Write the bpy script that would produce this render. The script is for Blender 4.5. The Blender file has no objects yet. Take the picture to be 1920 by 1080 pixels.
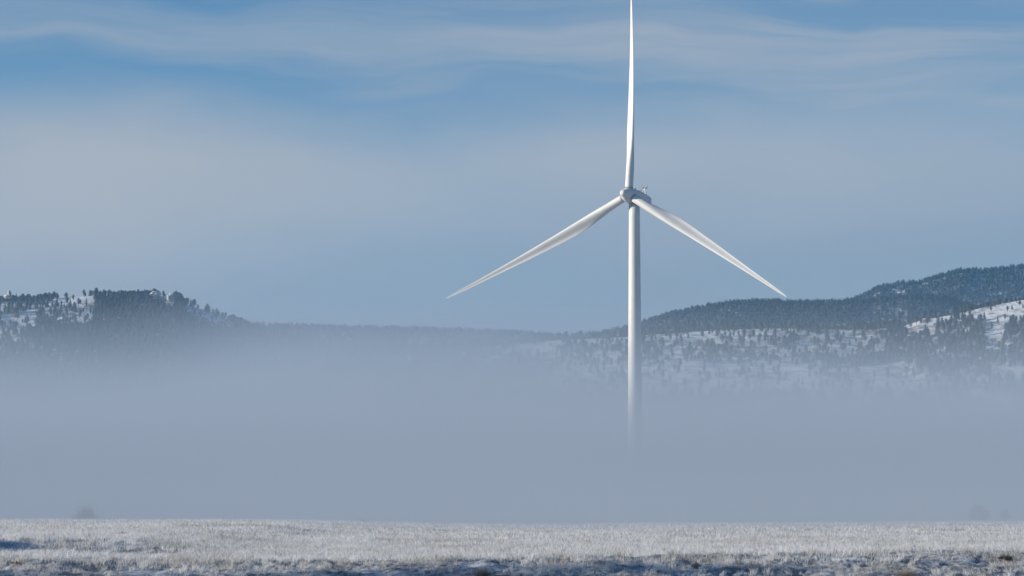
import bpy, bmesh, math, random
import numpy as np
from mathutils import Vector, Matrix

random.seed(7)
rng = np.random.default_rng(11)
sc = bpy.context.scene
COL = sc.collection
R = math.radians

# ------------------------------------------------------------------ camera
FPX = 5333.0                      # focal length in pixels of the 1920 wide photograph (100 mm)
HORIZ = 966.0
CAM_Z = 2.0
PITCH = math.atan((HORIZ - 540.0) / FPX)
cam_d = bpy.data.cameras.new("camera")
cam = bpy.data.objects.new("camera", cam_d)
COL.objects.link(cam)
cam_d.lens = 100.0
cam_d.sensor_width = 36.0
cam_d.clip_start = 0.5
cam_d.clip_end = 20000.0
cam.location = (0, 0, CAM_Z)
cam.rotation_euler = (math.pi / 2 + PITCH, 0, 0)
sc.camera = cam

# ------------------------------------------------------------------ sun, sky, exposure
SUN_EL = R(14.5)
SUN_AZ = R(-95.0)                 # from +Y, clockwise positive: the sun stands to the left, a little behind us
to_sun = Vector((math.sin(SUN_AZ) * math.cos(SUN_EL), math.cos(SUN_AZ) * math.cos(SUN_EL), math.sin(SUN_EL)))
sun_d = bpy.data.lights.new("sun", 'SUN')
sun_d.energy = 5.0
sun_d.angle = R(0.5)
sun_d.color = (1.0, 0.91, 0.775)
sun = bpy.data.objects.new("sun", sun_d)
COL.objects.link(sun)
sun.rotation_euler = to_sun.to_track_quat('Z', 'Y').to_euler()
sun.location = (-60, -10, 60)

sc.view_settings.view_transform = 'Standard'
sc.view_settings.look = 'None'
sc.view_settings.gamma = 1.0
sc.view_settings.exposure = 0.10
sc.cycles.use_denoising = True
sc.cycles.max_bounces = 6
sc.cycles.diffuse_bounces = 3
sc.cycles.volume_bounces = 2
sc.cycles.volume_step_rate = 1.0
sc.cycles.volume_max_steps = 256


class NT:
    """small helper to write node trees"""
    def __init__(self, tree):
        self.t = tree
        tree.nodes.clear()

    def n(self, kind, **kw):
        nd = self.t.nodes.new(kind)
        for k, v in kw.items():
            setattr(nd, k, v)
        return nd

    def l(self, a, b):
        self.t.links.new(a, b)

    def put(self, sock, v):
        if isinstance(v, bpy.types.NodeSocket):
            self.l(v, sock)
        else:
            sock.default_value = v

    def m(self, op, a, b=0.0, c=None, clamp=False):
        nd = self.n('ShaderNodeMath', operation=op, use_clamp=clamp)
        self.put(nd.inputs[0], a)
        self.put(nd.inputs[1], b)
        if c is not None:
            self.put(nd.inputs[2], c)
        return nd.outputs[0]

    def ss(self, x, lo, hi, a=0.0, b=1.0):
        nd = self.n('ShaderNodeMapRange', interpolation_type='SMOOTHSTEP')
        self.put(nd.inputs['Value'], x)
        nd.inputs['From Min'].default_value = lo
        nd.inputs['From Max'].default_value = hi
        nd.inputs['To Min'].default_value = a
        nd.inputs['To Max'].default_value = b
        return nd.outputs['Result']

    def xyz(self, x, y, z):
        nd = self.n('ShaderNodeCombineXYZ')
        for i, v in enumerate((x, y, z)):
            self.put(nd.inputs[i], v)
        return nd.outputs[0]

    def noise(self, vec, scale, detail=4.0, rough=0.5, dist=0.0):
        nd = self.n('ShaderNodeTexNoise')
        self.put(nd.inputs['Vector'], vec)
        nd.inputs['Scale'].default_value = scale
        nd.inputs['Detail'].default_value = detail
        nd.inputs['Roughness'].default_value = rough
        nd.inputs['Distortion'].default_value = dist
        return nd.outputs['Fac']

    def mix(self, f, a, b):
        nd = self.n('ShaderNodeMix', data_type='RGBA')
        self.put(nd.inputs[0], f)
        for s, v in ((nd.inputs[6], a), (nd.inputs[7], b)):
            if isinstance(v, tuple):
                v = tuple(v) + (1.0,) if len(v) == 3 else v
            self.put(s, v)
        return nd.outputs[2]


world = bpy.data.worlds.new("World")
sc.world = world
world.use_nodes = True
w = NT(world.node_tree)
SKY_STRENGTH = 0.10
sky = w.n('ShaderNodeTexSky', sky_type='NISHITA')
sky.sun_disc = False
sky.sun_elevation = SUN_EL
sky.sun_rotation = SUN_AZ
sky.altitude = 1500.0
sky.air_density = 1.0
sky.dust_density = 0.3
sky.ozone_density = 2.5
tc = w.n('ShaderNodeTexCoord')
sep = w.n('ShaderNodeSeparateXYZ')
w.l(tc.outputs['Generated'], sep.inputs[0])
dx, dy, dz = sep.outputs
az = w.m('ARCTAN2', dx, dy)
el = w.m('ARCSINE', dz)
# high cirrus: long streaks that bend a little, denser towards the horizon
warp = w.noise(w.xyz(w.m('MULTIPLY', az, 9.0), w.m('MULTIPLY', el, 24.0), 3.1), 1.0, 3.0)
elw = w.m('ADD', el, w.m('MULTIPLY', w.m('SUBTRACT', warp, 0.5), 0.035))
streak = w.noise(w.xyz(w.m('MULTIPLY', az, 3.6), w.m('MULTIPLY', elw, 40.0), 12.7), 1.0, 4.0, 0.5, 0.5)
fine = w.noise(w.xyz(w.m('MULTIPLY', az, 10.0), w.m('MULTIPLY', elw, 130.0), 1.3), 1.0, 5.0, 0.6, 0.5)
broad = w.noise(w.xyz(w.m('MULTIPLY', az, 7.0), w.m('MULTIPLY', el, 11.0), 21.4), 1.0, 2.0)
deck = w.ss(elw, 0.164, 0.120)                         # the veil of cloud over the hills
wisps = w.m('MULTIPLY', w.ss(streak, 0.38, 0.72), 0.42)
wisps = w.m('MULTIPLY', wisps, w.ss(az, -0.16, 0.12, 0.85, 1.15))
wisps = w.m('ADD', wisps, w.m('MULTIPLY', w.ss(fine, 0.42, 0.75), 0.14))
wisps = w.m('ADD', wisps, w.ss(az, -0.15, 0.05, 0.03, 0.22))
cover = w.m('MAXIMUM', w.m('MULTIPLY', deck, w.m('ADD', w.ss(broad, 0.2, 0.75, 0.72, 0.92), w.ss(az, -0.05, -0.15, 0.0, 0.10))), wisps)
cover = w.m('MULTIPLY', cover, w.ss(dz, 0.5, 0.2, 0.08, 1.0), clamp=True)
lowfade = w.ss(elw, 0.055, 0.105, 0.92, 1.0)           # thins out again just above the hills
cover = w.m('MULTIPLY', cover, lowfade)
skyc = w.n('ShaderNodeMix', data_type='RGBA', blend_type='MULTIPLY')
skyc.inputs[0].default_value = 1.0
w.l(sky.outputs[0], skyc.inputs[6])
skyc.inputs[7].default_value = (0.50, 0.84, 1.02, 1.0)
cloud_col = w.mix(w.ss(w.m('SUBTRACT', elw, w.m('MULTIPLY', az, 0.12)), 0.070, 0.122), (3.0, 3.4, 3.9), (4.2, 4.4, 4.65))
out_c = w.mix(cover, skyc.outputs[2], cloud_col)
bg = w.n('ShaderNodeBackground')
w.l(out_c, bg.inputs[0])
bg.inputs[1].default_value = SKY_STRENGTH
wo = w.n('ShaderNodeOutputWorld')
w.l(bg.outputs[0], wo.inputs[0])


# ------------------------------------------------------------------ geometry helpers
def ray(px, py):
    u = (px - 960.0) / FPX
    v = (540.0 - py) / FPX
    return np.array([u, math.cos(PITCH) - v * math.sin(PITCH), math.sin(PITCH) + v * math.cos(PITCH)])


def at(px, py, dist):
    """point on the sight line of a photograph pixel, at the given distance along +Y"""
    d = ray(px, py)
    d = d * (dist / d[1])
    return np.array([d[0], d[1], d[2] + CAM_Z])


def project(P):
    P = np.asarray(P, float)
    x, y, z = P[..., 0], P[..., 1], P[..., 2] - CAM_Z
    f = y * math.cos(PITCH) + z * math.sin(PITCH)
    u = -y * math.sin(PITCH) + z * math.cos(PITCH)
    return 960 + FPX * x / f, 540 - FPX * u / f


def smooth(x, a, b):
    t = np.clip((np.asarray(x, float) - a) / (b - a), 0, 1)
    return t * t * (3 - 2 * t)


_perm = rng.permutation(512).astype(np.int64)
_grad = rng.uniform(-1, 1, 512)


def vnoise(x, y, seed=0):
    """smooth value noise in -1..1"""
    x = np.asarray(x, float) + seed * 17.31
    y = np.asarray(y, float) - seed * 9.77
    xi = np.floor(x).astype(np.int64)
    yi = np.floor(y).astype(np.int64)
    xf, yf = x - xi, y - yi
    xf = xf * xf * (3 - 2 * xf)
    yf = yf * yf * (3 - 2 * yf)

    def h(a, b):
        return _grad[(_perm[(a & 511)] + b) & 511]
    return (h(xi, yi) * (1 - xf) + h(xi + 1, yi) * xf) * (1 - yf) + (h(xi, yi + 1) * (1 - xf) + h(xi + 1, yi + 1) * xf) * yf


def fbm(x, y, oct=4, seed=0):
    s, a = 0.0, 1.0
    for k in range(oct):
        s = s + a * vnoise(np.asarray(x) * 2 ** k, np.asarray(y) * 2 ** k, seed + k)
        a *= 0.5
    return s


def tag(o, label=None, cat=None, group=None, kind=None):
    if label:
        o['label'] = label
    if cat:
        o['category'] = cat
    if group:
        o['group'] = group
    if kind:
        o['kind'] = kind
    return o


def link(name, me, parent=None, mats=()):
    o = bpy.data.objects.new(name, me)
    COL.objects.link(o)
    for m_ in mats:
        me.materials.append(m_)
    if parent is not None:
        o.parent = parent
    return o


def np_mesh(name, verts, tris, smooth_shade=False, mat_idx=None, attr=None, quads=False):
    k = 4 if quads else 3
    verts = np.asarray(verts, np.float32)
    tris = np.asarray(tris, np.int32)
    me = bpy.data.meshes.new(name)
    me.vertices.add(len(verts))
    me.vertices.foreach_set('co', verts.ravel())
    me.loops.add(tris.size)
    me.loops.foreach_set('vertex_index', tris.ravel())
    me.polygons.add(len(tris))
    me.polygons.foreach_set('loop_start', np.arange(0, tris.size, k, dtype=np.int32))
    if smooth_shade:
        me.polygons.foreach_set('use_smooth', np.ones(len(tris), bool))
    if mat_idx is not None:
        me.polygons.foreach_set('material_index', np.asarray(mat_idx, np.int32))
    if attr is not None:
        a = me.attributes.new(attr[0], 'FLOAT', 'POINT')
        a.data.foreach_set('value', np.asarray(attr[1], np.float32))
    me.update(calc_edges=True)
    me.validate()
    return me


def grid_mesh(name, X, Y, Z):
    ny, nx = X.shape
    v = np.stack([X, Y, Z], -1).reshape(-1, 3)
    i = np.arange(ny * nx).reshape(ny, nx)
    q = np.stack([i[:-1, :-1], i[:-1, 1:], i[1:, 1:], i[1:, :-1]], -1).reshape(-1, 4)
    return np_mesh(name, v, q, True, quads=True)


def material(name):
    m_ = bpy.data.materials.new(name)
    m_.use_nodes = True
    t = NT(m_.node_tree)
    b = t.n('ShaderNodeBsdfPrincipled')
    o = t.n('ShaderNodeOutputMaterial')
    t.l(b.outputs[0], o.inputs[0])
    return m_, t, b


def pos(t):
    return t.n('ShaderNodeNewGeometry').outputs['Position']


# ------------------------------------------------------------------ materials
M_white, t, b = material("white_paint")
n1 = t.noise(t.n('ShaderNodeTexCoord').outputs['Object'], 0.35, 5.0, 0.6)
t.l(t.mix(t.ss(n1, 0.35, 0.75), (0.77, 0.755, 0.725), (0.71, 0.70, 0.665)), b.inputs['Base Color'])
b.inputs['Roughness'].default_value = 0.55

M_grey, t, b = material("grey_metal")
n1 = t.noise(t.n('ShaderNodeTexCoord').outputs['Object'], 3.0, 3.0)
t.l(t.mix(n1, (0.30, 0.31, 0.32), (0.42, 0.43, 0.44)), b.inputs['Base Color'])
b.inputs['Metallic'].default_value = 0.5
b.inputs['Roughness'].default_value = 0.5

M_dark, t, b = material("dark_seal")
n1 = t.noise(t.n('ShaderNodeTexCoord').outputs['Object'], 3.0, 3.0)
t.l(t.mix(n1, (0.05, 0.055, 0.06), (0.09, 0.095, 0.10)), b.inputs['Base Color'])
b.inputs['Roughness'].default_value = 0.7

M_lamp, t, b = material("red_lens")
n1 = t.noise(t.n('ShaderNodeTexCoord').outputs['Object'], 6.0, 2.0)
t.l(t.mix(n1, (0.28, 0.10, 0.20), (0.38, 0.16, 0.30)), b.inputs['Base Color'])
b.inputs['Roughness'].default_value = 0.25

M_ground, t, b = material("frosted_ground")
p = pos(t)
n1 = t.noise(p, 0.35, 6.0, 0.62)
n2 = t.noise(p, 4.0, 5.0, 0.65)
f = t.ss(t.m('ADD', t.m('MULTIPLY', n1, 0.4), t.m('MULTIPLY', n2, 0.6)), 0.36, 0.58)
c = t.mix(f, (0.56, 0.61, 0.68), (0.19, 0.20, 0.22))
t.l(c, b.inputs['Base Color'])
b.inputs['Roughness'].default_value = 0.9
bp = t.n('ShaderNodeBump')
bp.inputs['Strength'].default_value = 0.6
bp.inputs['Distance'].default_value = 0.08
t.l(n2, bp.inputs['Height'])
t.l(bp.outputs[0], b.inputs['Normal'])

M_grass, t, b = material("frosted_grass")
at_ = t.n('ShaderNodeAttribute', attribute_name='frost')
n1 = t.noise(pos(t), 0.22, 4.0, 0.6)
n2 = t.noise(pos(t), 2.5, 3.0, 0.6)
straw = t.mix(n2, (0.20, 0.15, 0.10), (0.40, 0.34, 0.25))
fr = t.m('MULTIPLY', at_.outputs['Fac'], t.ss(n1, 0.3, 0.68, 1.25, 0.72), clamp=True)
gc = t.mix(fr, straw, (0.93, 0.925, 0.915))
dif = t.n('ShaderNodeBsdfDiffuse')
tra = t.n('ShaderNodeBsdfTranslucent')
mx = t.n('ShaderNodeMixShader')
mx.inputs[0].default_value = 0.42
t.l(gc, dif.inputs[0])
t.l(gc, tra.inputs[0])
t.l(dif.outputs[0], mx.inputs[1])
t.l(tra.outputs[0], mx.inputs[2])
t.t.nodes.remove(b)
t.l(mx.outputs[0], [n_ for n_ in t.t.nodes if n_.type == 'OUTPUT_MATERIAL'][0].inputs[0])

M_shrub, t, b = material("dark_shrub")
at_ = t.n('ShaderNodeAttribute', attribute_name='frost')
n2 = t.noise(pos(t), 6.0, 3.0, 0.6)
straw = t.mix(n2, (0.045, 0.038, 0.03), (0.12, 0.10, 0.075))
t.l(t.mix(t.m('MULTIPLY', at_.outputs['Fac'], 0.55), straw, (0.72, 0.72, 0.70)), b.inputs['Base Color'])
b.inputs['Roughness'].default_value = 0.85

M_hill, t, b = material("snowy_hillside")
p = pos(t)
sp = t.n('ShaderNodeSeparateXYZ')
t.l(p, sp.inputs[0])
n1 = t.noise(p, 0.012, 6.0, 0.65)
n2 = t.noise(t.xyz(t.m('MULTIPLY', sp.outputs[0], 0.5), t.m('MULTIPLY', sp.outputs[1], 0.18), t.m('MULTIPLY', sp.outputs[2], 1.0)), 0.22, 6.0, 0.7)
f = t.ss(t.m('ADD', t.m('MULTIPLY', n1, 0.55), t.m('MULTIPLY', n2, 0.45)), 0.475, 0.575)  # brush patches; the dark streaks also stand in for shadows on the snow
c = t.mix(f, (0.88, 0.88, 0.88), (0.20, 0.18, 0.15))
t.l(c, b.inputs['Base Color'])
b.inputs['Roughness'].default_value = 0.9
bp = t.n('ShaderNodeBump')
bp.inputs['Strength'].default_value = 0.7
bp.inputs['Distance'].default_value = 3.0
t.l(n2, bp.inputs['Height'])
t.l(bp.outputs[0], b.inputs['Normal'])

M_pine, t, b = material("pine_needles")
p = pos(t)
n1 = t.noise(p, 0.02, 4.0, 0.6)
n2 = t.noise(p, 0.6, 4.0, 0.7)
dark = t.mix(n2, (0.016, 0.026, 0.018), (0.040, 0.052, 0.034))
fr = t.m('MULTIPLY', t.ss(n1, 0.50, 0.72), t.ss(n2, 0.42, 0.7), clamp=True)
t.l(t.mix(t.m('MULTIPLY', fr, 0.22), dark, (0.50, 0.53, 0.55)), b.inputs['Base Color'])
b.inputs['Roughness'].default_value = 0.85

M_bark, t, b = material("pine_bark")
n1 = t.noise(pos(t), 2.0, 3.0)
t.l(t.mix(n1, (0.07, 0.05, 0.04), (0.13, 0.09, 0.07)), b.inputs['Base Color'])
b.inputs['Roughness'].default_value = 0.9


def rock_material(name, c1, c2, snow):
    m_, t, b = material(name)
    p = pos(t)
    n1 = t.noise(p, 0.35, 5.0, 0.65)
    g = t.n('ShaderNodeNewGeometry')
    s = t.n('ShaderNodeSeparateXYZ')
    t.l(g.outputs['Normal'], s.inputs[0])
    top = t.ss(t.m('ADD', s.outputs[2], t.m('MULTIPLY', t.m('SUBTRACT', n1, 0.5), 1.2)), snow, snow + 0.2)
    t.l(t.mix(top, t.mix(n1, c1, c2), (0.82, 0.82, 0.83)), b.inputs['Base Color'])
    b.inputs['Roughness'].default_value = 0.9
    return m_


M_rock = rock_material("pale_rock", (0.30, 0.27, 0.25), (0.58, 0.55, 0.50), 0.45)
M_redrock = rock_material("reddish_rock", (0.20, 0.11, 0.09), (0.36, 0.22, 0.17), 0.75)

M_bird, t, b = material("dark_feathers")
n1 = t.noise(t.n('ShaderNodeTexCoord').outputs['Object'], 4.0, 2.0)
t.l(t.mix(n1, (0.03, 0.03, 0.03), (0.07, 0.06, 0.05)), b.inputs['Base Color'])
b.inputs['Roughness'].default_value = 0.8


# ------------------------------------------------------------------ ground
def shade_hummock(x, y):
    # sawtooth hummocks: short steep left faces, long right sides shaped to lie in shade
    ph = x / 1.05 + 1.9 * vnoise(x / 4.0, y / 1.3, 51) + 0.9 * vnoise(x / 1.5, y / 0.7, 53)
    fr = ph - np.floor(ph)
    saw = np.where(fr < 0.22, fr / 0.22, (1 - fr) / 0.78)
    return 0.20 * (saw - 0.5) * (0.75 + 0.5 * vnoise(x / 3.0, y / 2.0, 54))


def ground_z(x, y):
    x = np.asarray(x, float)
    y = np.asarray(y, float)
    pxa = 960 + FPX * x / np.maximum(y, 30.0)            # bearing, only to shape the rise of the plain
    left = smooth(x / np.maximum(y, 60), 0.02, -0.11)
    right = smooth(x / np.maximum(y, 60), 0.09, 0.19)
    edge = 103.5 + 1.6 * vnoise(x / 9.0, 0.3, 4) + 0.8 * vnoise(x / 3.1, 0.9, 5)
    # roadside dip, then a bank that faces us
    z = 0.3 - 0.75 * smooth(y, 20, 92)
    top = 0.42 + 0.16 * smooth(x, 4, 16)
    z = z + (top + 0.45) * np.clip((y - edge + 5.6) / 5.6, 0, 1)
    # the plain rises very gently to a soft crest
    crest = 0.50 + 0.50 * left + 0.10 * right
    z = z + crest * smooth(y, 104, 300)
    # a hollow at the left, its far side facing us
    hol = smooth(x, -12.0 + 1.5 * vnoise(y / 7, 1.0, 8), -17.5)
    z = z + hol * (0.22 * np.exp(-((y - 108.0) / 3.0) ** 2) - 0.75 * np.exp(-((y - 116) / 4.5) ** 2) + 0.46 * smooth(y, 115, 129) * (1 - smooth(y, 150, 290)))
    z = z + 3.1 * np.exp(-((x + 32.0) / 4.5) ** 2 - ((y - 121.0) / 6.0) ** 2)      # unseen knoll added to throw shade into the hollow
    # hummocks on the bank
    z = z + (shade_hummock(x, y) + 0.10 * vnoise(x / 0.75, y / 0.8, 52)) * smooth(y, 88, 95) * (1 - smooth(y, edge - 1.0, edge + 5.0)) * (0.55 + 0.45 * smooth(x, -13, -7))
    # beyond the crest it drops into the foggy basin; to the right it climbs
    z = z - 2.6 * smooth(y, 290, 470) * (1 - right)
    z = z + 1.5 * right * smooth(y, 330, 620)
    und = 0.12 * fbm(x / 14.0, y / 14.0, 3, 2) + 0.05 * fbm(x / 3.0, y / 3.0, 2, 9)
    z = z + und * smooth(y, 60, 95) * (1 - 0.5 * smooth(y, 105, 300))
    return z * (1 - smooth(y, 1200, 1900)) * (1 - smooth(np.abs(x), 900, 1800)) - 2.0 * smooth(y, 1200, 1900)


def axis(parts):
    out = []
    for a, b_, s in parts:
        out.append(np.arange(a, b_, s))
    return np.concatenate(out + [[parts[-1][1]]])


xs = axis([(-3600, -600, 150), (-600, -120, 15), (-120, -32, 1.5), (-34, 34, 0.16), (32, 120, 1.5), (120, 600, 15), (600, 3600, 150)])
ys = axis([(-420, -20, 40), (-20, 80, 5), (80, 90, 1.0), (90, 112, 0.18), (112, 140, 0.3), (140, 330, 1.2), (330, 700, 8), (700, 6200, 100)])
GX, GY = np.meshgrid(xs, ys)
ground = link("ground", grid_mesh("ground", GX, GY, ground_z(GX, GY)), mats=[M_ground])
tag(ground, kind='structure')

# ------------------------------------------------------------------ hills
def prof(points):
    p = np.array(points, float)
    return lambda az: np.interp(az, np.arctan((p[:, 0] - 960) / FPX), p[:, 1])


# name, crest distance, width of the slope towards us, skyline traced as pixels of the photograph
LAYERS = [
    ("near", 3000, 1000, [(-600, 760), (300, 720), (600, 672), (800, 655), (960, 643), (1060, 633), (1170, 629), (1240, 622), (1340, 616), (1440, 612), (1530, 613), (1600, 615),
                          (1690, 610), (1726, 597), (1769, 590), (1803, 583), (1849, 572), (1884, 565), (1920, 559), (2050, 540), (2300, 520), (2700, 560)]),
    ("left", 3300, 1100, [(-900, 600), (-500, 560), (-200, 570), (0, 563), (60, 561), (100, 557), (140, 553), (176, 551), (186, 555), (230, 555), (270, 554), (288, 551), (326, 554), (345, 566), (400, 584), (440, 603), (480, 618),
                          (560, 640), (700, 690), (900, 760)]),
    ("middle", 3900, 900, [(-600, 640), (200, 612), (440, 609), (560, 615), (640, 617), (800, 621), (960, 626), (1040, 633), (1080, 630), (1170, 622), (1230, 625), (1400, 640), (1900, 660), (2600, 700)]),
    ("wooded", 4300, 900, [(900, 700), (1040, 655), (1120, 632), (1170, 620), (1205, 609), (1260, 592), (1330, 578), (1380, 570), (1440, 568), (1480, 571), (1590, 569), (1640, 565), (1702, 559),
                           (1765, 559), (1815, 574), (1860, 592), (1920, 612), (2100, 640), (2600, 700)]),
    ("ridge", 5200, 900, [(1400, 640), (1540, 590), (1590, 570), (1620, 556), (1650, 541), (1690, 533), (1725, 531), (1780, 515), (1800, 510), (1850, 509), (1890, 504), (1920, 502), (2100, 490), (2400, 500), (2700, 540)]),
]
PROF = [(D, W, prof(p)) for _, D, W, p in LAYERS]


def hill_layers(a, r):
    out = []
    for k, (D, W, pf) in enumerate(PROF):
        py = pf(a)
        cosa = np.cos(a)
        v = (540.0 - py) / FPX
        slope = (math.sin(PITCH) + v * math.cos(PITCH)) / (math.cos(PITCH) - v * math.sin(PITCH))
        Hc = CAM_Z + D * slope
        s = (r * cosa - (D - W)) / W
        up = np.clip(s, -0.2, 1.0)
        shape = 0.25 * up + 0.75 * (np.clip(up, 0, 1) ** 1.25)
        back = 1.0 - 0.55 * smooth(r * cosa, D, D + 1500) - 0.00003 * np.maximum(r * cosa - D, 0)
        h = Hc * shape * np.where(s > 1, back, 1.0)
        x, y = r * np.sin(a), r * np.cos(a)
        amp = np.clip(1 - np.abs(2 * np.clip(s, 0, 1) - 1), 0, 1)
        h = h + amp * ((11.0 if k != 2 else 8.0) * fbm(x / 125.0, y / 260.0, 4, 3 * k) + 2.0 * fbm(x / 30.0, y / 45.0, 3, 5 * k + 1))
        out.append(h - 4.0 * (s < 0))
    return np.stack(out)


def hill_z(a, r):
    return hill_layers(a, r).max(0)


AZ = np.radians(np.arange(-15.5, 15.5, 0.055))
RR = np.concatenate([np.arange(1900, 2300, 16), np.arange(2300, 3450, 6.5), np.arange(3450, 4400, 9), np.arange(4400, 5300, 14), np.arange(5300, 6150, 50)])
HA, HR = np.meshgrid(AZ, RR)
HZ = hill_z(HA, HR)
hills = link("hills", grid_mesh("hills", HR * np.sin(HA), HR * np.cos(HA), HZ - 2.0), mats=[M_hill])
tag(hills, kind='structure')


def on_hill(px, py, k=None):
    """walk along a sight line until it meets the hillside"""
    d = ray(px, py)
    a = math.atan2(d[0], d[1])
    hl = math.hypot(d[0], d[1])
    r = np.arange(2000.0, 6500.0, 2.0)
    z = CAM_Z + r / hl * d[2]
    hz = hill_z(np.full_like(r, a), r) - 2.0
    i = np.argmax(hz >= z)
    if hz[i] < z[i]:
        return None
    return np.array([r[i] * math.sin(a), r[i] * math.cos(a), hz[i]])


# ------------------------------------------------------------------ pines
def pine(seed, layers=7, sides=9, kind=0):
    """unit-height conifer: jagged whorls of boughs round a tapering trunk"""
    g = np.random.default_rng(seed)
    V, T, Mi = [], [], []
    # trunk
    n = 5
    for k, (z, r) in enumerate(((-0.04, 0.022), (0.45, 0.014), (0.93, 0.004))):
        for j in range(n):
            a = 2 * math.pi * j / n
            V.append((r * math.cos(a), r * math.sin(a), z))
    for k in range(2):
        for j in range(n):
            a0, a1 = k * n + j, k * n + (j + 1) % n
            T += [(a0, a1, a1 + n), (a0, a1 + n, a0 + n)]
            Mi += [1, 1]
    base = 0.07 + 0.08 * g.random() + (0.08 if kind else 0.0)
    for k in range(layers):
        s = k / (layers - 1.0)
        z0 = base + (0.90 - base) * s
        if kind == 0:
            rad = 0.21 * (1 - s) ** 0.9 + 0.025
        else:
            rad = 0.05 + 0.22 * math.sin(math.pi * min(1, 0.22 + 0.78 * (1 - s))) ** 0.9 * (1 - 0.25 * s)
        rad *= g.uniform(0.8, 1.15)
        top = z0 + ((0.20 if layers > 5 else 0.25) - 0.07 * s) * g.uniform(0.85, 1.15)
        ox, oy = g.normal(0, 0.012, 2)
        i0 = len(V)
        V.append((ox, oy, min(top, 1.0) if k < layers - 1 else 1.0))
        m2 = sides * 2
        ph = g.uniform(0, 6.28)
        for j in range(m2):
            a = ph + 2 * math.pi * (j + g.uniform(-0.3, 0.3)) / m2
            rr = rad * (g.uniform(0.85, 1.25) if j % 2 == 0 else g.uniform(0.35, 0.65))
            zz = z0 + (g.uniform(-0.035, 0.015) if j % 2 == 0 else g.uniform(0.0, 0.05))
            V.append((ox + rr * math.cos(a), oy + rr * math.sin(a), zz))
        for j in range(m2):
            T.append((i0, i0 + 1 + j, i0 + 1 + (j + 1) % m2))
            Mi.append(0)
        # underside
        V.append((ox, oy, z0 + 0.03))
        for j in range(m2):
            T.append((len(V) - 1, i0 + 1 + (j + 1) % m2, i0 + 1 + j))
            Mi.append(0)
    return np.array(V), np.array(T), np.array(Mi)


PINES = [pine(100 + i, 7, 8, i % 3 != 0) for i in range(9)]
FAR_PINES = [pine(200 + i, 4, 5, i % 3 != 0) for i in range(9)]


def poly(px, py, pts):
    """point in polygon, vectorised"""
    inside = np.zeros(px.shape, bool)
    n = len(pts)
    for i in range(n):
        x0, y0 = pts[i]
        x1, y1 = pts[(i + 1) % n]
        c = ((y0 > py) != (y1 > py)) & (px < (x1 - x0) * (py - y0) / ((y1 - y0) or 1e-9) + x0)
        inside ^= c
    return inside


# clearings and thick stands, as seen from the road (pixels), with a tree density
OPEN = [
    ([(72, 572), (110, 560), (150, 551), (178, 551), (178, 574), (166, 580), (140, 575), (100, 578)], 0.03),
    ([(72, 578), (180, 574), (172, 592), (162, 600), (112, 602), (86, 588)], 0.16),
    ([(0, 598), (66, 584), (68, 606), (30, 614), (0, 612)], 0.10),
    ([(0, 640), (20, 632), (57, 628), (58, 638), (20, 645), (0, 652)], 0.08),
    ([(282, 546), (327, 548), (328, 560), (322, 571), (305, 562), (284, 552)], 0.02),
    ([(340, 568), (400, 580), (442, 600), (430, 608), (390, 600), (352, 582)], 0.07),
    ([(1042, 630), (1150, 626), (1165, 634), (1150, 644), (1060, 642)], 0.16),
    ([(1060, 642), (1172, 636), (1172, 688), (1090, 690), (1062, 680)], 0.30),
    ([(1242, 620), (1342, 616), (1340, 640), (1310, 652), (1262, 672), (1244, 660)], 0.16),
    ([(1385, 620), (1440, 612), (1442, 664), (1400, 660)], 0.26),
    ([(1440, 612), (1600, 612), (1600, 660), (1520, 672), (1440, 668)], 0.27),
    ([(1500, 636), (1532, 634), (1530, 658), (1504, 654)], 0.02),
    ([(1536, 608), (1584, 609), (1596, 632), (1560, 630)], 0.10),
    ([(1612, 570), (1650, 569), (1652, 584), (1620, 584)], 0.20),
    ([(1662, 562), (1700, 562), (1702, 590), (1664, 588)], 0.28),
    ([(1690, 610), (1726, 597), (1769, 590), (1770, 606), (1740, 622), (1706, 630)], 0.10),
    ([(1769, 590), (1803, 583), (1849, 572), (1845, 596), (1800, 606), (1772, 608)], 0.10),
    ([(1838, 576), (1884, 565), (1930, 557), (1930, 602), (1890, 604), (1845, 615)], 0.02),
    ([(1842, 604), (1890, 602), (1878, 630), (1878, 664), (1850, 660), (1856, 640)], 0.03),
    ([(960, 690), (1300, 688), (1700, 690), (1800, 720), (1700, 740), (960, 735)], 0.10),
    ([(1610, 690), (1690, 676), (1700, 690), (1640, 704), (1610, 702)], 0.02),
    ([(760, 635), (800, 630), (800, 656), (770, 652)], 0.15),
]
DENSE = [
    ([(1762, 608), (1784, 600), (1806, 596), (1828, 604), (1842, 612), (1850, 655), (1800, 680), (1760, 660)], 1.0),
    ([(1896, 604), (1930, 600), (1930, 690), (1880, 690), (1882, 640)], 0.95),
]

N = 480000
ca = np.radians(rng.uniform(-13.0, 13.0, N))
cr = rng.uniform(2350, 5450, N)
lay = hill_layers(ca, cr)
top = lay.argmax(0)
cz = lay.max(0) - 2.0
P = np.stack([cr * np.sin(ca), cr * np.cos(ca), cz], -1)
qx, qy = project(P)
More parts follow.
